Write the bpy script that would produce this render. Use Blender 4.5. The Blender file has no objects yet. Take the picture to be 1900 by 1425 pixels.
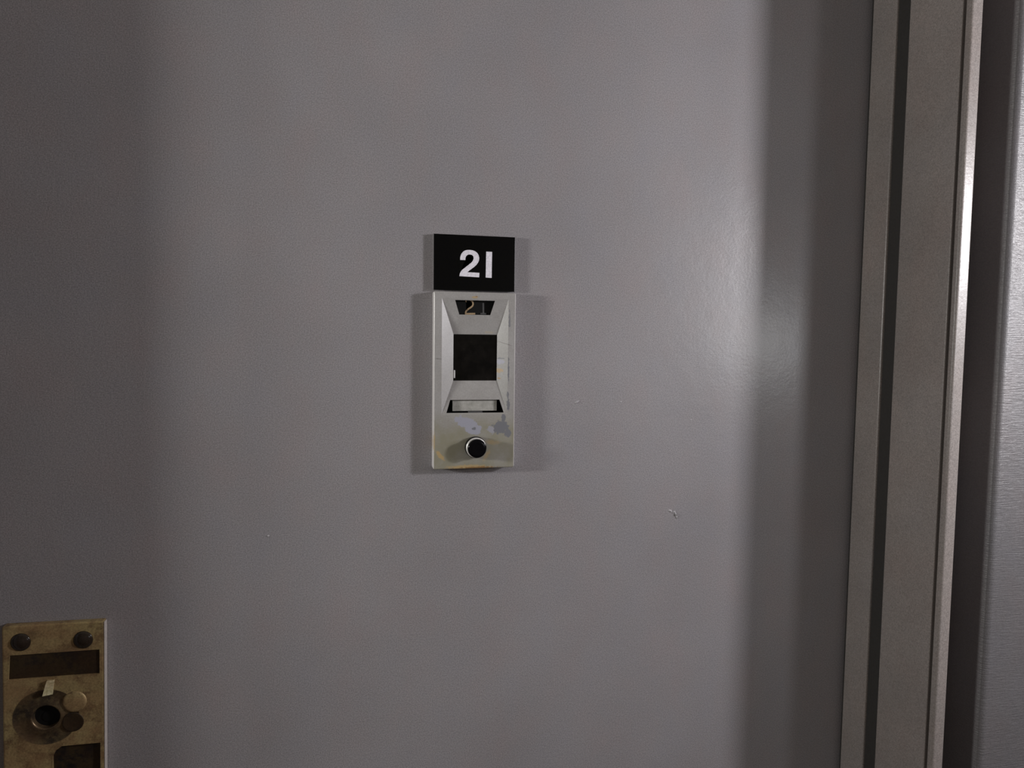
import bpy, bmesh, math, random
from mathutils import Vector, Matrix
random.seed(4)
C = bpy.context.scene.collection
S = bpy.context.scene

# ------------------------------------------------------------------ camera
F = 1300.0                                  # focal length in px of a 1900 px wide frame
X = Vector((5500, -18.5, F)).normalized()   # world x in (right, down, forward)
V = Vector((-240, 20000, F)); Dn = (V - X * V.dot(X)).normalized()
N = X.cross(Dn)
rows = (X, N, -Dn)                          # world axes expressed in camera axes
CAM = Vector((-0.12537, -0.69428, 1.56217))
right = Vector((rows[0][0], rows[1][0], rows[2][0]))
down = Vector((rows[0][1], rows[1][1], rows[2][1]))
fwd = Vector((rows[0][2], rows[1][2], rows[2][2]))
cd = bpy.data.cameras.new('camera'); cam = bpy.data.objects.new('camera', cd); C.objects.link(cam)
m = Matrix((right, -down, -fwd)).transposed().to_4x4(); m.translation = CAM
cam.matrix_world = m
cd.sensor_width = 36; cd.lens = F / 1900 * 36; cd.clip_start = 0.01
S.camera = cam

# ------------------------------------------------------------------ light
S.view_settings.view_transform = 'Standard'; S.view_settings.look = 'None'
S.view_settings.gamma = 1; S.view_settings.use_curve_mapping = False
S.view_settings.exposure = -0.06
w = bpy.data.worlds.new('world'); S.world = w; w.use_nodes = True
w.node_tree.nodes['Background'].inputs[0].default_value = (0.9, 0.85, 0.8, 1)
w.node_tree.nodes['Background'].inputs[1].default_value = 0.004
def lamp(name, loc, energy, color, r):
    l = bpy.data.lights.new(name, 'POINT'); l.energy = energy; l.color = color; l.shadow_soft_size = r
    o = bpy.data.objects.new(name, l); C.objects.link(o); o.location = loc; return o
lamp('right_lamp', (0.91, -0.58, 1.75), 22, (1.0, 0.97, 1.0), 0.045)
lamp('right_far_lamp', (1.204, -0.60, 1.66), 5, (1.0, 0.97, 1.0), 0.07)
lamp('left_lamp', (-0.88, -0.35, 1.64), 9.5, (1.0, 0.985, 0.95), 0.035)
lamp('left_far_lamp', (-1.06, -0.35, 1.64), 14.5, (1.0, 0.985, 0.95), 0.04)
lamp('side_lamp', (0.607, -0.45, 1.56), 1.6, (0.97, 0.98, 1.0), 0.025)
lamp('fill_lamp', (0.45, -0.95, 1.48), 0.8, (0.97, 0.97, 1.0), 0.10)  # unseen fill light, added to brighten the middle of the door

# ------------------------------------------------------------------ helpers
def obj(name, bm, mat, parent=None, smooth=False, loc=None, rot=None):
    bmesh.ops.recalc_face_normals(bm, faces=bm.faces)
    me = bpy.data.meshes.new(name); bm.to_mesh(me); bm.free()
    if mat: me.materials.append(mat)
    for p in me.polygons: p.use_smooth = smooth
    o = bpy.data.objects.new(name, me); C.objects.link(o)
    if parent: o.parent = parent
    if loc: o.location = loc
    if rot: o.rotation_euler = rot
    return o
def empty(name, loc, rot=(0, 0, 0)):
    o = bpy.data.objects.new(name, None); C.objects.link(o); o.location = loc; o.rotation_euler = rot
    o.empty_display_size = 0.05
    return o
def tag(o, label=None, cat=None, kind=None):
    if label: o['label'] = label
    if cat: o['category'] = cat
    if kind: o['kind'] = kind
    return o
def box(bm, x0, x1, y0, y1, z0, z1, bev=0, seg=2):
    vs = [bm.verts.new(p) for p in ((x0,y0,z0),(x1,y0,z0),(x1,y1,z0),(x0,y1,z0),(x0,y0,z1),(x1,y0,z1),(x1,y1,z1),(x0,y1,z1))]
    fs = [bm.faces.new([vs[i] for i in f]) for f in ((0,3,2,1),(4,5,6,7),(0,1,5,4),(1,2,6,5),(2,3,7,6),(3,0,4,7))]
    if bev:
        es = {e for f in fs for e in f.edges}
        bmesh.ops.bevel(bm, geom=list(es), offset=bev, segments=seg, affect='EDGES', profile=0.5)
    return bm
def bx(*a, **k): return box(bmesh.new(), *a, **k)
def extrude_profile(pts, z0, z1, swap=None):
    """closed (x, y) outline run along z; swap=zfun maps (a, b, t) to a point"""
    bm = bmesh.new(); f = swap or (lambda a, b, t: (a, b, t))
    lo = [bm.verts.new(f(a, b, z0)) for a, b in pts]; hi = [bm.verts.new(f(a, b, z1)) for a, b in pts]
    n = len(pts)
    for i in range(n): bm.faces.new((lo[i], lo[(i+1) % n], hi[(i+1) % n], hi[i]))
    bm.faces.new(lo[::-1]); bm.faces.new(hi)
    return bm
def rounded(pts, radii, seg=5):
    out = []; n = len(pts)
    for i, (p, r) in enumerate(zip(pts, radii)):
        if r <= 0: out.append(p); continue
        P = Vector(p); A = (Vector(pts[i-1]) - P).normalized(); B = (Vector(pts[(i+1) % n]) - P).normalized()
        ang = A.angle(B); t = r / math.tan(ang / 2); c = P + (A + B).normalized() * (r / math.sin(ang / 2))
        a0 = P + A * t - c; b0 = P + B * t - c
        for k in range(seg + 1):
            v = a0.slerp(b0, k / seg) if False else (a0 * math.sin((1-k/seg)*a0.angle(b0)) + b0 * math.sin(k/seg*a0.angle(b0))) / math.sin(a0.angle(b0))
            out.append((c.x + v.x, c.y + v.y))
    return out
def lathe(profile, seg=40):
    """profile of (radius, y), spun about the y axis"""
    bm = bmesh.new(); rings = []
    for r, y in profile:
        if r < 1e-6: rings.append([bm.verts.new((0, y, 0))]); continue
        rings.append([bm.verts.new((r*math.cos(2*math.pi*k/seg), y, r*math.sin(2*math.pi*k/seg))) for k in range(seg)])
    for a, b in zip(rings, rings[1:]):
        for k in range(seg):
            k2 = (k+1) % seg
            if len(a) == 1: bm.faces.new((a[0], b[k], b[k2]))
            elif len(b) == 1: bm.faces.new((a[k], b[0], a[k2]))
            else: bm.faces.new((a[k], b[k], b[k2], a[k2]))
    return bm
def flat(pts, y0, y1):
    """outline of (x, z) points, solid between y0 (front) and y1 (back)"""
    bm = bmesh.new()
    a = [bm.verts.new((x, y0, z)) for x, z in pts]; b = [bm.verts.new((x, y1, z)) for x, z in pts]
    n = len(pts)
    for i in range(n): bm.faces.new((a[i], a[(i+1) % n], b[(i+1) % n], b[i]))
    f = [bm.faces.new(a), bm.faces.new(b)]
    bmesh.ops.triangulate(bm, faces=f, ngon_method='EAR_CLIP')
    return bm
def ribbon(path, width, y0, y1):
    L, R = [], []
    for i, p in enumerate(path):
        a = Vector(path[max(0, i-1)]); b = Vector(path[min(len(path)-1, i+1)]); t = (b - a).normalized()
        n = Vector((-t.y, t.x)) * width / 2; p = Vector(p)
        L.append(tuple(p + n)); R.append(tuple(p - n))
    return flat(L + R[::-1], y0, y1)

# ------------------------------------------------------------------ materials
class MT:
    def __init__(s, name, rough=0.5, metal=0.0, spec=0.5):
        s.m = bpy.data.materials.new(name); s.m.use_nodes = True; s.t = s.m.node_tree
        s.b = s.t.nodes['Principled BSDF']
        s.b.inputs['Roughness'].default_value = rough; s.b.inputs['Metallic'].default_value = metal
        s.b.inputs['Specular IOR Level'].default_value = spec
        s.tc = s.n('ShaderNodeTexCoord').outputs['Object']
    def n(s, t): return s.t.nodes.new(t)
    def l(s, a, b): s.t.links.new(a, b)
    def mapped(s, sx, sy, sz):
        k = s.n('ShaderNodeMapping'); k.inputs['Scale'].default_value = (sx, sy, sz); s.l(s.tc, k.inputs[0]); return k.outputs[0]
    def noise(s, scale, detail=2, rough=0.5, vec=None, colour=False):
        k = s.n('ShaderNodeTexNoise'); k.inputs['Scale'].default_value = scale
        k.inputs['Detail'].default_value = detail; k.inputs['Roughness'].default_value = rough
        s.l(vec or s.tc, k.inputs['Vector']); return k.outputs['Color' if colour else 'Fac']
    def ramp(s, fac, stops):
        k = s.n('ShaderNodeValToRGB'); e = k.color_ramp.elements
        while len(e) < len(stops): e.new(0.5)
        for x, (p, c) in zip(e, stops):
            x.position = p; x.color = (*c, 1) if len(c) == 3 else c
        s.l(fac, k.inputs[0]); return k.outputs[0]
    def mix(s, fac, a, b, mode='MIX'):
        k = s.n('ShaderNodeMix'); k.data_type = 'RGBA'; k.blend_type = mode
        for sock, v in ((k.inputs[0], fac), (k.inputs[6], a), (k.inputs[7], b)):
            if isinstance(v, (int, float)): sock.default_value = v
            elif isinstance(v, tuple): sock.default_value = (*v, 1)
            else: s.l(v, sock)
        return k.outputs[2]
    def math(s, op, a, b=0.0):
        k = s.n('ShaderNodeMath'); k.operation = op
        for sock, v in ((k.inputs[0], a), (k.inputs[1], b)):
            if isinstance(v, (int, float)): sock.default_value = v
            else: s.l(v, sock)
        return k.outputs[0]
    def blob(s, x, z, rx, rz, wob=0.6, scale=180, edge=0.06, turn=0.0):
        """0..1 mask of a ragged patch centred on object (x, z)"""
        sp = s.n('ShaderNodeSeparateXYZ'); s.l(s.tc, sp.inputs[0])
        dx = s.math('SUBTRACT', sp.outputs[0], x); dz = s.math('SUBTRACT', sp.outputs[2], z)
        c, si = math.cos(turn), math.sin(turn)
        u = s.math('DIVIDE', s.math('ADD', s.math('MULTIPLY', dx, c), s.math('MULTIPLY', dz, si)), rx)
        v = s.math('DIVIDE', s.math('SUBTRACT', s.math('MULTIPLY', dz, c), s.math('MULTIPLY', dx, si)), rz)
        d = s.math('SQRT', s.math('ADD', s.math('MULTIPLY', u, u), s.math('MULTIPLY', v, v)))
        nz = s.math('MULTIPLY', s.math('SUBTRACT', s.noise(scale, 3, 0.6), 0.5), wob * 2.5)
        e = s.math('SUBTRACT', 1.0, s.math('ADD', d, nz))
        k = s.n('ShaderNodeMapRange'); k.inputs[1].default_value = 0; k.inputs[2].default_value = edge; s.l(e, k.inputs[0])
        return k.outputs[0]
    def color(s, c):
        if isinstance(c, tuple): s.b.inputs['Base Color'].default_value = (*c, 1)
        else: s.l(c, s.b.inputs['Base Color'])
    def bump(s, h, strength=0.3, dist=0.0005):
        k = s.n('ShaderNodeBump'); k.inputs['Strength'].default_value = strength; k.inputs['Distance'].default_value = dist
        s.l(h, k.inputs['Height']); s.l(k.outputs[0], s.b.inputs['Normal'])

def painted(name, base, rough, mottling=0.10, grain=0.27, peel=0.35, streak=None, spec=0.5):
    a = MT(name, rough, 0, spec)
    lo = tuple(v * (1 - mottling) for v in base); hi = tuple(v * (1 + mottling) for v in base)
    col = a.ramp(a.noise(7, 3, 0.55), [(0.3, lo), (0.7, hi)])
    tint = a.ramp(a.noise(16, 3, 0.6, a.mapped(1.3, 1, 0.8)), [(0.30, (1.03, 0.99, 0.98)), (0.5, (1, 1, 1)), (0.70, (0.985, 1.0, 1.02))])
    col = a.mix(1.0, col, tint, 'MULTIPLY')
    g = a.ramp(a.noise(900, 2, 0.6), [(0.30, (1 - grain,) * 3), (0.70, (1 + grain,) * 3)])
    col = a.mix(1.0, col, g, 'MULTIPLY')
    a.color(col)
    h = a.noise(330, 3, 0.55)
    h = a.math('ADD', h, a.math('MULTIPLY', a.noise(60, 2, 0.5), 1.6))
    if streak: h = a.math('ADD', h, a.math('MULTIPLY', a.noise(1, 3, 0.6, a.mapped(*streak)), 3.0))
    a.bump(h, peel, 0.0004)
    return a

m_door_t = painted('door_paint', (0.300, 0.287, 0.299), 0.34, 0.05)
m_door = m_door_t.m
m_jamb = painted('frame_paint', (0.255, 0.229, 0.215), 0.34, 0.12, 0.27, 0.3).m
m_casing = painted('casing_paint', (0.130, 0.124, 0.128), 0.38, 0.08, 0.15, 0.5, streak=(60, 60, 900)).m
def plain(name, c, rough, metal=0, spec=0.5):
    a = MT(name, rough, metal, spec)
    n = a.ramp(a.noise(500, 2, 0.5), [(0.3, tuple(v*0.88 for v in c)), (0.7, tuple(v*1.12 for v in c))]); a.color(n)
    a.bump(a.noise(400, 2), 0.1, 0.0002); return a.m
m_rubber = plain('black_rubber', (0.028, 0.026, 0.024), 0.8)
m_wall = plain('plaster', (0.22, 0.19, 0.16), 0.8)
m_floor = plain('floor_tile', (0.10, 0.07, 0.05), 0.5)
m_ceil = plain('ceiling_paint', (0.30, 0.27, 0.24), 0.9)
m_black = plain('black_enamel', (0.0035, 0.0035, 0.0035), 0.28, 0, 0.12)
m_white = plain('white_print', (0.86, 0.84, 0.92), 0.5)
m_chip = plain('lit_blister_paint', (0.46, 0.45, 0.47), 0.35)  # lighter than the door paint so the blisters look lit
m_signback = plain('grey_mounting_pad', (0.42, 0.41, 0.42), 0.6)
m_gloss = plain('black_plastic', (0.003, 0.003, 0.004), 0.14, 0, 0.22)
m_void = plain('dark_interior', (0.006, 0.006, 0.006), 0.7, 0, 0.2)
m_chrome = plain('bright_metal', (0.80, 0.79, 0.77), 0.42, 0.45)
m_gold = plain('faded_gold', (0.45, 0.33, 0.20), 0.4, 0.2)
m_dim = plain('tarnished_grey', (0.07, 0.07, 0.072), 0.5)
m_tab = plain('white_plastic', (0.85, 0.85, 0.85), 0.35)

# card in the slot
a = MT('paper_card', 0.7); a.color(a.ramp(a.noise(160, 4, 0.7), [(0.3, (0.30, 0.30, 0.27)), (0.65, (0.46, 0.45, 0.42))])); m_card = a.m

# viewer glass: dark pane, faint smudges
a = MT('viewer_glass', 0.07, 0, 0.3); a.color(a.ramp(a.noise(90, 3, 0.6), [(0.4, (0.003, 0.003, 0.003)), (0.75, (0.010, 0.009, 0.008))]))
a.l(a.ramp(a.noise(120, 3), [(0.3, (0.03,)*3), (0.8, (0.16,)*3)]), a.b.inputs['Roughness']); m_glass = a.m

# worn chime housing (object space: origin at the middle of its back)
a = MT('chime_enamel', 0.36, 0, 0.6)
col = a.ramp(a.noise(45, 3, 0.6), [(0.3, (0.345, 0.333, 0.322)), (0.7, (0.405, 0.398, 0.392))])
col = a.mix(1.0, col, a.ramp(a.noise(700, 2), [(0.3, (0.92,)*3), (0.7, (1.08,)*3)]), 'MULTIPLY')
low = a.n('ShaderNodeSeparateXYZ'); a.l(a.tc, low.inputs[0])
k = a.n('ShaderNodeMapRange'); k.inputs[1].default_value = -0.028; k.inputs[2].default_value = -0.048; a.l(low.outputs[2], k.inputs[0])
dirty = a.math('MULTIPLY', k.outputs[0], a.ramp(a.noise(50, 4, 0.6), [(0.30, (0.35,)*3), (0.6, (1,)*3)]))
col = a.mix(dirty, col, (0.285, 0.272, 0.205))
YEL = (0.46, 0.34, 0.17); RUST = (0.27, 0.15, 0.06); BLU = (0.37, 0.375, 0.44); SLATE = (0.19, 0.195, 0.215)
ax = a.math('ABSOLUTE', low.outputs[0])
rim_glint = a.math('GREATER_THAN', a.math('ADD', ax, a.math('MULTIPLY', a.noise(140, 3), 0.0006)), 0.04045)
col = a.mix(rim_glint, col, (0.62, 0.60, 0.59))  # lighter left and right edges: bevel highlights put into the colour
def on(mask, c, f=1.0):
    global col
    col = a.mix(a.math('MULTIPLY', mask, f) if f != 1 else mask, col, c)
on(a.blob(-0.0345, -0.0735, 0.0022, 0.0085, 0.7, 260, 0.4, 0.75), YEL)
on(a.blob(-0.0400, -0.060, 0.0012, 0.012, 0.5, 260, 0.5), YEL, 0.7)
on(a.blob(-0.0050, -0.0862, 0.026, 0.0030, 0.6, 240, 0.5), YEL, 0.95)
on(a.blob(0.0030, -0.0870, 0.022, 0.0016, 0.9, 500, 0.4), RUST, 0.9)
on(a.blob(0.0185, -0.0615, 0.0085, 0.0032, 0.8, 260, 0.6, -0.2), YEL, 0.55)
on(a.blob(0.0125, -0.0745, 0.0025, 0.0075, 0.8, 300, 0.6, -0.5), YEL, 0.6)
on(a.blob(-0.0075, -0.0425, 0.0125, 0.0060, 0.85, 260, 0.15, -0.35), BLU)
on(a.blob(-0.0010, -0.0490, 0.0085, 0.0055, 0.6, 200, 0.15), BLU)
on(a.blob(0.0175, -0.0490, 0.0050, 0.0045, 0.8, 240, 0.3), BLU, 0.8)
on(a.blob(-0.0005, -0.0475, 0.0026, 0.0014, 0.8, 400, 0.3), SLATE)
on(a.blob(0.0265, -0.0465, 0.0080, 0.0068, 0.75, 280, 0.10), SLATE)
on(a.blob(0.0295, -0.0375, 0.0022, 0.0050, 0.6, 300, 0.12), SLATE)
on(a.blob(0.0345, -0.0530, 0.0040, 0.0040, 0.7, 300, 0.12), SLATE)
on(a.blob(0.0335, -0.0145, 0.0012, 0.0045, 0.8, 400, 0.2), SLATE)
on(a.blob(0.0340, -0.0240, 0.0018, 0.0060, 0.8, 400, 0.2), SLATE)
on(a.blob(0.0340, 0.0100, 0.0009, 0.0120, 0.9, 400, 0.3), SLATE)
on(a.blob(0.0345, 0.0600, 0.0010, 0.0110, 0.9, 400, 0.3), SLATE, 0.8)
on(a.blob(0.0265, 0.0190, 0.0040, 0.0026, 0.8, 350, 0.3), (0.42, 0.42, 0.52))
on(a.blob(0.0268, 0.0222, 0.0038, 0.0009, 0.7, 350, 0.3), SLATE)
on(a.blob(0.0255, 0.0100, 0.0036, 0.0026, 0.7, 350, 0.3), (0.50, 0.36, 0.20))
on(a.blob(0.0258, 0.0020, 0.0020, 0.0010, 0.7, 350, 0.3), (0.42, 0.27, 0.13))
on(a.blob(0.0300, 0.0372, 0.0085, 0.00040, 0.35, 120, 0.5, -0.33), (0.16, 0.14, 0.13))
on(a.blob(-0.0360, 0.0215, 0.0040, 0.00035, 0.5, 200, 0.5, -0.10), (0.10, 0.09, 0.08))
on(a.blob(-0.0005, 0.0822, 0.0050, 0.0012, 0.9, 400, 0.5), YEL, 0.8)
on(a.blob(0.0010, 0.0830, 0.0016, 0.0007, 0.9, 500, 0.5), RUST, 0.8)
on(a.blob(0.0150, 0.0480, 0.0060, 0.0016, 0.7, 300, 0.6), (0.46, 0.41, 0.33), 0.7)
a.color(col); a.bump(a.noise(260, 3), 0.12, 0.0003)
m_chime = a.m

def brass(name, c0, c1, rough, metal):
    a = MT(name, rough, metal)
    c = a.ramp(a.noise(55, 6, 0.75), [(0.42, c1), (0.54, c0)])
    c = a.mix(a.ramp(a.noise(22, 3, 0.6, a.mapped(1, 1, 1.7)), [(0.42, (0,)*3), (0.62, (0.75,)*3)]), c, tuple(v*0.8 for v in (c0[0]*1.05, c0[1]*0.86, c0[2]*0.9)))
    c = a.mix(1.0, c, a.ramp(a.noise(600, 3, 0.7), [(0.3, (0.75,)*3), (0.7, (1.25,)*3)]), 'MULTIPLY')
    a.color(c)
    a.l(a.ramp(a.noise(60, 4), [(0.3, (rough*0.8,)*3), (0.7, (min(1, rough*1.4),)*3)]), a.b.inputs['Roughness'])
    a.bump(a.noise(200, 4, 0.6), 0.25, 0.0004); return a.m
m_brass = brass('tarnished_brass', (0.44, 0.345, 0.165), (0.19, 0.125, 0.065), 0.40, 0.30)
m_brassdk = brass('dark_brass', (0.055, 0.037, 0.018), (0.018, 0.015, 0.016), 0.4, 0.3)  # darker brass for the sunken areas and the shade disc
m_glint = brass('glint_brass', (0.72, 0.66, 0.42), (0.45, 0.40, 0.2), 0.35, 0.2)  # light brass that imitates a glint on the plate
m_dish = brass('dish_brass', (0.20, 0.155, 0.085), (0.075, 0.06, 0.045), 0.30, 0.6)  # darker brass around the keyhole
m_screw = brass('dark_screw_metal', (0.028, 0.022, 0.016), (0.010, 0.009, 0.008), 0.12, 0.0)
m_edge = plain('lit_edge_metal', (0.62, 0.57, 0.54), 0.4, 0.2)

# ------------------------------------------------------------------ the setting
X0, X1, H = -0.500, 0.444, 2.05        # opening between the frame sides, head height
RX0, RX1, RY, RZ = -2.6, 2.4, -2.1, 2.5
def struct(o): o['kind'] = 'structure'; return o
struct(obj('floor', bx(RX0, RX1, RY, 0.06, -0.05, 0), m_floor))
struct(obj('ceiling', bx(RX0, RX1, RY, 0.06, RZ, RZ + 0.05), m_ceil))
struct(obj('wall_left', bx(RX0 - 0.05, RX0, RY, 0.06, 0, RZ), m_wall))
struct(obj('wall_right', bx(RX1, RX1 + 0.05, RY, 0.06, 0, RZ), m_wall))
struct(obj('wall_front', bx(RX0, RX1, RY - 0.05, RY, 0, RZ), m_wall))
wb = bmesh.new()
box(wb, RX0, X0 - 0.150, -0.118, 0.06, 0, RZ); box(wb, X1 + 0.170, RX1, -0.118, 0.06, 0, RZ)
box(wb, X0 - 0.150, X1 + 0.170, -0.118, 0.06, H + 0.150, RZ)
struct(obj('wall_back', wb, m_wall))

door = struct(empty('door_1', (0, 0, 0)))
obj('door_panel', bx(X0 - 0.020, X1 + 0.020, 0, 0.045, 0.008, H + 0.015), m_door, door)

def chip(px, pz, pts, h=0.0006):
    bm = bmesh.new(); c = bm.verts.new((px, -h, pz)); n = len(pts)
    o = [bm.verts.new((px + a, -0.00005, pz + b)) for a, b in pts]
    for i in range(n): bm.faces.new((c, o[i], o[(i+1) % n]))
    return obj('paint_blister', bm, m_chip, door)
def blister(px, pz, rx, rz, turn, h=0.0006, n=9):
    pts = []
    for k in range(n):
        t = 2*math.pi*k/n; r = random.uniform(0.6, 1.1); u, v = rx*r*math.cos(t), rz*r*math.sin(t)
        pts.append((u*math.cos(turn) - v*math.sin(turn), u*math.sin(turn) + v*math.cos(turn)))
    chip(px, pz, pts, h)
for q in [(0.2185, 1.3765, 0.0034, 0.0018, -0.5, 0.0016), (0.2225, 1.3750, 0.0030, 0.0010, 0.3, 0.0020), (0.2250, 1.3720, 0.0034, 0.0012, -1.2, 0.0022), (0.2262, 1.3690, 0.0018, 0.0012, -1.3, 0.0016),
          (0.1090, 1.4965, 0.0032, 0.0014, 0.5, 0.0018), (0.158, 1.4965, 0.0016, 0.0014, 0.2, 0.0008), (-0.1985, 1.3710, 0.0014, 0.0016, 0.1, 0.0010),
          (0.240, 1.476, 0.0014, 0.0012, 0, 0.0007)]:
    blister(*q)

# pressed steel frame: stop, seal channel, reveal, bead, dark channel; outer casing is a trim of its own
frame = struct(empty('trim_1', (0, 0, 0)))
casing = struct(empty('trim_2', (0, 0, 0)))
def mir(p, side):           # frame profiles are written for the right side: x counts from the opening outwards
    return (X1 + p[0], p[1]) if side > 0 else (X0 - p[0], p[1])
P_STOP = rounded([(0.0, -0.0055), (0.0, -0.0405), (0.030, -0.0405), (0.030, -0.0055)], [0.0006, 0.0018, 0, 0], 4)
P_SEAL = [(0.0028, -0.0005), (0.0028, -0.062), (0.028, -0.062), (0.028, -0.0005)]
P_REVEAL = rounded([(0.0, -0.0585), (0.0, -0.1245), (0.020, -0.1245), (0.020, -0.0585)], [0.0016, 0.0012, 0, 0], 4)
P_BEAD = rounded([(0.0010, -0.1275), (0.0008, -0.1340), (0.0145, -0.1335), (0.0145, -0.088), (0.010, -0.088), (0.010, -0.1275)],
                 [0.0006, 0.0026, 0.0016, 0, 0, 0], 6)
P_COVE = rounded([(0.0145, -0.100), (0.030, -0.090), (0.058, -0.090), (0.058, -0.075), (0.0145, -0.075)], [0, 0.008, 0, 0, 0], 5)
P_CASE = rounded([(0.0575, -0.088), (0.0575, -0.1340), (0.1700, -0.1340), (0.1700, -0.088)], [0, 0.0075, 0.0075, 0], 8)
for side in (1, -1):
    for name, prof, mat, par in (('door_stop', P_STOP, m_jamb, frame), ('seal_channel', P_SEAL, m_rubber, frame),
                                 ('jamb_reveal', P_REVEAL, m_jamb, frame), ('edge_bead', P_BEAD, m_jamb, frame),
                                 ('recessed_channel', P_COVE, m_jamb, frame), ('casing_board', P_CASE, m_casing, casing)):
        o = obj(name, extrude_profile([mir(p, side) for p in prof], 0.0, H + (0.13 if par is casing else 0)), mat, par, smooth=False)
for name, prof, mat, par in (('head_stop', P_STOP, m_jamb, frame), ('head_seal', P_SEAL, m_rubber, frame), ('head_reveal', P_REVEAL, m_jamb, frame),
                             ('head_bead', P_BEAD, m_jamb, frame), ('head_channel', P_COVE, m_jamb, frame), ('head_casing', P_CASE, m_casing, casing)):
    obj(name, extrude_profile([(H + p[0] - (0.0 if par is frame else 0), p[1]) for p in prof], X0 - 0.055, X1 + 0.055, swap=lambda a, b, t: (t, b, a)), mat, par)

# ------------------------------------------------------------------ number sign
sign = tag(empty('number_sign', (-0.0015, 0, 1.636)), 'flat black sign with the white number 21 above the door chime', 'sign')
obj('mounting_pad', bx(-0.0404, 0.0404, -0.0040, -0.0001, -0.0268, 0.0272, 0.0004), m_signback, sign)['label'] = 'light grey mounting pad behind the plate'
obj('sign_plate', bx(-0.0407, 0.0407, -0.0060, -0.0041, -0.0272, 0.0270, 0.0003), m_black, sign)
def zz(x, y): return (-0.0167 + 0.0015 + (x - 509.7) * 0.0994e-3, 1.6486 - 1.636 - (y - 290.5) * 0.0923e-3)
two = [(515,399),(515,372),(520,350),(530,328),(545,309),(565,297),(588,291),(612,290),(640,293),(665,302),(685,318),(699,340),(706,368),
       (704,396),(694,422),(677,447),(655,469),(630,490),(606,509),(588,526),(709,529),(707,577),(508,571),(511,549),(519,527),(533,505),
       (553,484),(577,464),(602,445),(625,425),(641,403),(649,380),(646,357),(633,343),(612,338),(591,342),(576,354),(568,374),(566,399)]
one = [(776,301),(836,301),(834,579),(773,577)]
obj('digit', flat([zz(*p) for p in two], -0.0064, -0.0061), m_white, sign)
obj('digit', flat([zz(*p) for p in one], -0.0064, -0.0061), m_white, sign)

# ------------------------------------------------------------------ door chime with viewer
chime = tag(empty('door_chime', (-0.0017, 0, 1.520)), 'worn grey door chime with dark viewing window, card slot and black push button', 'door chime')
YF, YI = -0.0130, -0.0060
oX, oZt, oZb = (-0.0331, 0.0332), 0.0808, -0.0335
iX, iZt, iZb = (-0.0206, 0.0236), 0.0457, -0.0003
bm = bmesh.new()
def rrect(x0, x1, z0, z1, r, seg=4):
    return rounded([(x0, z0), (x1, z0), (x1, z1), (x0, z1)], [r] * 4, seg)
rings = []
for ins, y in ((0.0006, -0.0002), (0.0, -0.0012), (0.0, -0.0118), (0.00022, -0.01255), (0.0007, -0.0129), (0.0012, YF)):
    rings.append([bm.verts.new((x, y, z)) for x, z in rrect(-0.0408 + ins, 0.0408 - ins, -0.0876 + ins, 0.0872 - ins, 0.0016)])
for p, q in zip(rings, rings[1:]):
    for k in range(len(p)): bm.faces.new((p[k], p[(k+1) % len(p)], q[(k+1) % len(p)], q[k]))
oc = [bm.verts.new((x, YF, z)) for x, z in ((oX[0], oZb), (oX[1], oZb), (oX[1], oZt), (oX[0], oZt))]
ic = [bm.verts.new((x, YI, z)) for x, z in ((iX[0], iZb), (iX[1], iZb), (iX[1], iZt), (iX[0], iZt))]
n = len(rings[-1]); R5 = rings[-1]; q4 = n // 4          # corner arcs start at each corner in order
for c in range(4):
    arc = R5[c*q4:(c+1)*q4]
    for k in range(len(arc)-1): bm.faces.new((arc[k], arc[k+1], oc[c]))
    bm.faces.new((arc[-1], R5[((c+1)*q4) % n], oc[(c+1) % 4], oc[c]))
bm.faces.new((oc[3], oc[0], ic[0], ic[3])); bm.faces.new((oc[1], oc[2], ic[2], ic[1]))
def facet(o, i, hole):
    """o, i: outer and inner edge vertices (left, right); hole: (x, z) corners outer-left, outer-right, inner-right, inner-left"""
    zo, zi = o[0].co.z, i[0].co.z
    yy = lambda z: YF + (z - zo) / (zi - zo) * (YI - YF)
    h = [bm.verts.new((x, yy(z), z)) for x, z in hole]
    q = [o[0], o[1], i[1], i[0]]
    for k in range(4): bm.faces.new((q[k], q[(k+1) % 4], h[(k+1) % 4], h[k]))
    b = [bm.verts.new((v.co.x, v.co.y + 0.0012, v.co.z)) for v in h]
    for k in range(4): bm.faces.new((h[k], h[(k+1) % 4], b[(k+1) % 4], b[k]))
facet((oc[3], oc[2]), (ic[3], ic[2]), ((-0.0202, 0.0790), (0.0197, 0.0791), (0.0156, 0.0650), (-0.0156, 0.0650)))
facet((oc[0], oc[1]), (ic[0], ic[1]), ((-0.0281, -0.0318), (0.0297, -0.0320), (0.0258, -0.0192), (-0.0241, -0.0191)))
b = [bm.verts.new((v.co.x, v.co.y + 0.0014, v.co.z)) for v in ic]
for k in range(4): bm.faces.new((ic[k], ic[(k+1) % 4], b[(k+1) % 4], b[k]))
obj('housing', bm, m_chime, chime)
obj('backing_plate', bx(-0.0385, 0.0385, -0.0018, -0.0004, -0.085, 0.085), m_void, chime)['label'] = 'black backing plate inside the housing'
glass = obj('viewer_window', bx(iX[0] - 0.0004, iX[1] + 0.0004, -0.0048, -0.0042, iZb - 0.0004, iZt + 0.0004), m_glass, chime); glass['label'] = 'dark glass viewing window'
obj('retaining_tab', bx(-0.0204, -0.0187, -0.0064, -0.0049, 0.0022, 0.0102, 0.0005), m_tab, chime)['label'] = 'small white plastic tab at the window edge'
nc = obj('number_card', bx(-0.0235, 0.0230, -0.0066, -0.0060, 0.0610, 0.0800), m_void, chime); nc['label'] = 'black card with an old gold number 21 behind the upper slot'
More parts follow.
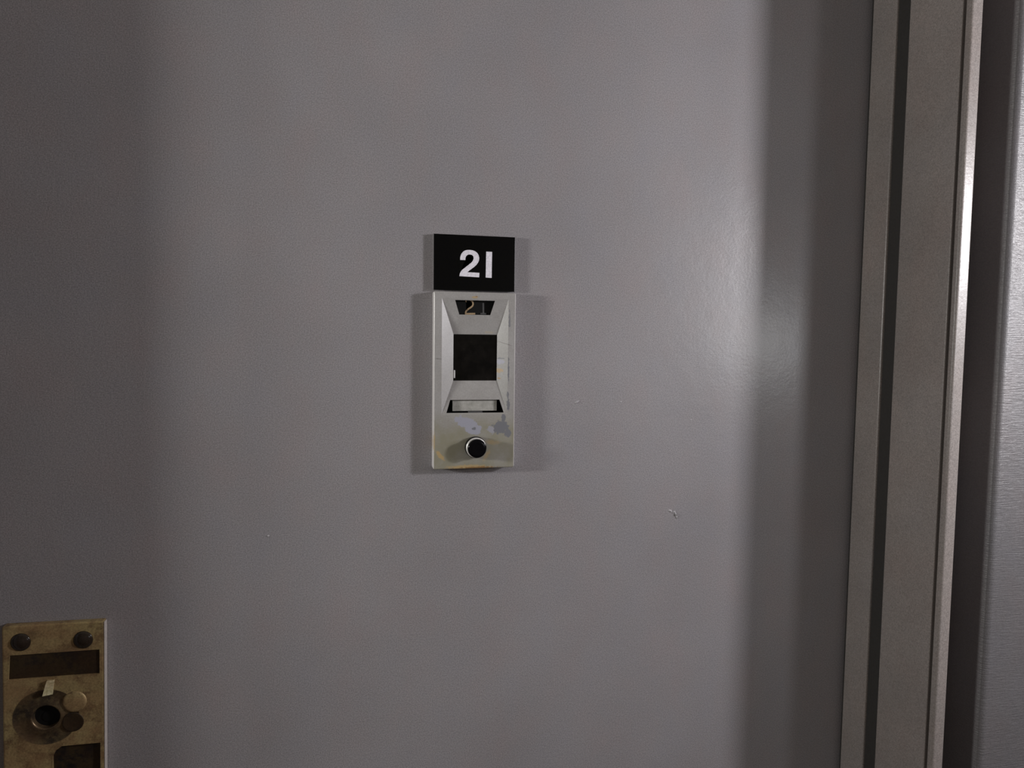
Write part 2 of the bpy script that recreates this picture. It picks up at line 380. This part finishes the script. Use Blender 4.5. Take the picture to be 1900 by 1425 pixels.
def wp(px, py):   # zoom px of the upper slot (1900 px across 90 px) to chime-local metres
    return (-0.0217 + 0.0017 + (px/21.11 + 835 - 845) * 0.5365e-3, 0.0790 - (py/21.11 + 545 - 556.7) * 0.515e-3)
path = [(650,300),(700,235),(800,215),(890,250),(935,320),(945,400),(915,465),(850,525),(770,575),(710,630),(665,690),(650,770)]
obj('digit', ribbon([wp(*p) for p in path], 0.0016, -0.0069, -0.0067), m_gold, nc)['label'] = 'faded gold digit'
obj('digit_foot', ribbon([wp(625,785),(wp(1030,770))], 0.0016, -0.0071, -0.0069), m_gold, nc)
obj('digit', ribbon([wp(1345,330), wp(1355,760)], 0.0017, -0.0069, -0.0067), m_dim, nc)['label'] = 'tarnished grey digit'
obj('digit_foot', ribbon([wp(1235,765), wp(1470,765)], 0.0014, -0.0071, -0.0069), m_dim, nc)
obj('name_card', bx(-0.0212, 0.0236, -0.0066, -0.0060, -0.0305, -0.0150), m_card, chime)['label'] = 'blank off-white name card in the lower slot'
obj('card_holder', bx(-0.0062, 0.0082, -0.0110, -0.0098, -0.0330, -0.0306, 0.0003), m_dim, chime)
kb = empty('push_button', (0.0007, YF, -0.0658)); kb.parent = chime
obj('collar', lathe([(0.0, -0.0002), (0.0104, -0.0002), (0.0107, -0.0010), (0.0107, -0.0050), (0.0104, -0.0057), (0.0101, -0.0060), (0.0, -0.0060)], 48), m_gloss, kb, True)
obj('bright_ring', lathe([(0.0060, -0.0061), (0.0101, -0.0061), (0.0101, -0.0064), (0.0093, -0.0072), (0.0060, -0.0074)], 48), m_chrome, kb, True)['label'] = 'bright metal ring'
obj('button_cap', lathe([(0.0, -0.0075), (0.0086, -0.0075), (0.0090, -0.0080), (0.0092, -0.0095), (0.0092, -0.0118), (0.0090, -0.0127), (0.0083, -0.0131),
                         (0.0060, -0.0132), (0.0040, -0.0131), (0.0, -0.0130)], 48), m_gloss, kb, True)

# ------------------------------------------------------------------ brass lock plate
lock = tag(empty('lock_plate', (-0.3825, 0, 1.200), (0, math.radians(1.15), 0)), 'tarnished brass lock plate with dark keyhole, lower left of the door', 'lock plate')
TH = -0.0070
bm = bmesh.new()
out = rrect(-0.0410, 0.0410, -0.125, 0.1032, 0.0022, 4)
rings = []
for ins, y in ((0, -0.0003), (0, TH + 0.0016), (0.0003, TH + 0.0007), (0.0009, TH + 0.0002), (0.0017, TH)):
    rings.append([bm.verts.new((x + (ins if x < 0 else -ins), y, z + (ins if z < 0 else -ins))) for x, z in out])
for p, q in zip(rings, rings[1:]):
    for k in range(len(p)): bm.faces.new((p[k], p[(k+1) % len(p)], q[(k+1) % len(p)], q[k]))
def loop(pts, y): return [bm.verts.new((x, y, z)) for x, z in pts]
band = [(-0.0360, 0.0545), (0.0368, 0.0545), (0.0368, 0.0770), (-0.0350, 0.0765)]
CX, CZ, CR = -0.0066, 0.0178, 0.0265
circ = [(CX + CR*math.cos(2*math.pi*k/40), CZ + CR*0.95*math.sin(2*math.pi*k/40)) for k in range(40)]
pit = [(-0.0020, -0.115), (0.0372, -0.115), (0.0372, -0.0105), (0.0060, -0.0105), (0.0010, -0.0140), (-0.0020, -0.020)]
es = []
for lp, depth in ((rings[-1], 0), (loop(band, TH), 0.0016), (loop(circ, TH), 0), (loop(pit, TH), 0.0035)):
    for k in range(len(lp)):
        v, u = lp[k], lp[(k+1) % len(lp)]
        es.append(bm.edges.get((v, u)) or bm.edges.new((v, u)))
    if depth:
        bk = [bm.verts.new((v.co.x, v.co.y + depth, v.co.z)) for v in lp]
        for k in range(len(lp)): bm.faces.new((lp[k], lp[(k+1) % len(lp)], bk[(k+1) % len(lp)], bk[k]))
bmesh.ops.triangle_fill(bm, edges=es, use_beauty=True)
obj('plate', bm, m_brass, lock)
edge = bmesh.new()
box(edge, 0.0404, 0.0414, TH - 0.0001, -0.0010, -0.125, 0.1025, 0.0003)
obj('lit_edge', edge, m_edge, lock)['label'] = 'bright side edge, lit look put into its colour'  # added strip whose bright colour imitates lamp light on the plate's side
fl = bmesh.new(); box(fl, -0.0370, 0.0375, TH + 0.0014, TH + 0.0020, 0.0540, 0.0775)
obj('recessed_band', fl, m_brassdk, lock)['label'] = 'dark sunken band under the screws'
fl = bmesh.new(); box(fl, -0.0030, 0.0380, TH + 0.0032, TH + 0.0040, -0.1155, -0.0100)
obj('reflection_recess', fl, m_brassdk, lock)['label'] = 'sunken area under the keyhole, dark reflection put into its colour'  # made-up recess; its dark colour stands for a dark reflection
ring = obj('keyhole_dish', lathe([(CR + 0.0003, TH - 0.0001), (CR - 0.0015, TH + 0.0007), (0.0200, TH + 0.0013), (0.0150, TH + 0.0008), (0.0125, TH - 0.0006), (0.0116, TH - 0.0006), (0.0109, TH + 0.0010), (0.0106, TH + 0.0046)], 48), m_dish, lock, True)
ring.location = (CX, 0, CZ); ring.scale = (1, 1, 0.95)
hole = obj('keyhole', lathe([(0.0, TH + 0.0044), (0.0108, TH + 0.0044), (0.0108, TH + 0.0050), (0.0, TH + 0.0050)], 40), m_void, lock); hole.location = (CX, 0, CZ)
hole['label'] = 'round dark keyhole'
core = obj('lock_core', lathe([(0.0, TH + 0.0040), (0.0045, TH + 0.0040), (0.0050, TH + 0.0041), (0.0050, TH + 0.0043), (0.0, TH + 0.0043)], 30), m_void, lock, True); core.location = (CX, 0, CZ - 0.0015)
glint_bm = bmesh.new()
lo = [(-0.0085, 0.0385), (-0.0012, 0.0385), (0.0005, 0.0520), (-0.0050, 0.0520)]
fr = [glint_bm.verts.new((x, TH - (0.0004 if i in (1, 2) else 0.0030), z)) for i, (x, z) in enumerate(lo)]
bk = [glint_bm.verts.new((x, TH + 0.0005, z)) for x, z in lo]
glint_bm.faces.new(fr); glint_bm.faces.new(bk[::-1])
for i in range(4): glint_bm.faces.new((fr[i], bk[i], bk[(i+1) % 4], fr[(i+1) % 4]))
obj('glint_wedge', glint_bm, m_glint, lock)['label'] = 'small bright wedge above the keyhole, added as a glint'  # made-up wedge, coloured and tilted to imitate a bright glint
sh = obj('disc_shade', lathe([(0.0, TH - 0.00015), (0.0078, TH - 0.00015), (0.0086, TH - 0.0004), (0.0090, TH + 0.0002)], 36), m_brassdk, lock, True)
sh.location = (0.0150, 0, 0.0110); sh['label'] = 'dark round disc beside the keyhole, painted shade'  # flat dark disc: shade below the pivot disc put into colour
disc = obj('pivot_disc', lathe([(0.0, TH - 0.0010), (0.0080, TH - 0.0010), (0.0093, TH - 0.0006), (0.0100, TH + 0.0003), (0.0100, TH + 0.0010), (0.0, TH + 0.0010)], 40), m_brass, lock, True)
disc.location = (0.0165, 0, 0.0300)
for sx, sz in ((-0.0262, 0.0880), (0.0235, 0.0868)):
    s = obj('screw_head', lathe([(0.0, TH - 0.0030), (0.0030, TH - 0.0028), (0.0058, TH - 0.0019), (0.0076, TH - 0.0006), (0.0082, TH + 0.0001), (0.0, TH + 0.0001)], 32), m_screw, lock, True)
    s.location = (sx, 0, sz); s['label'] = 'dark domed screw head'
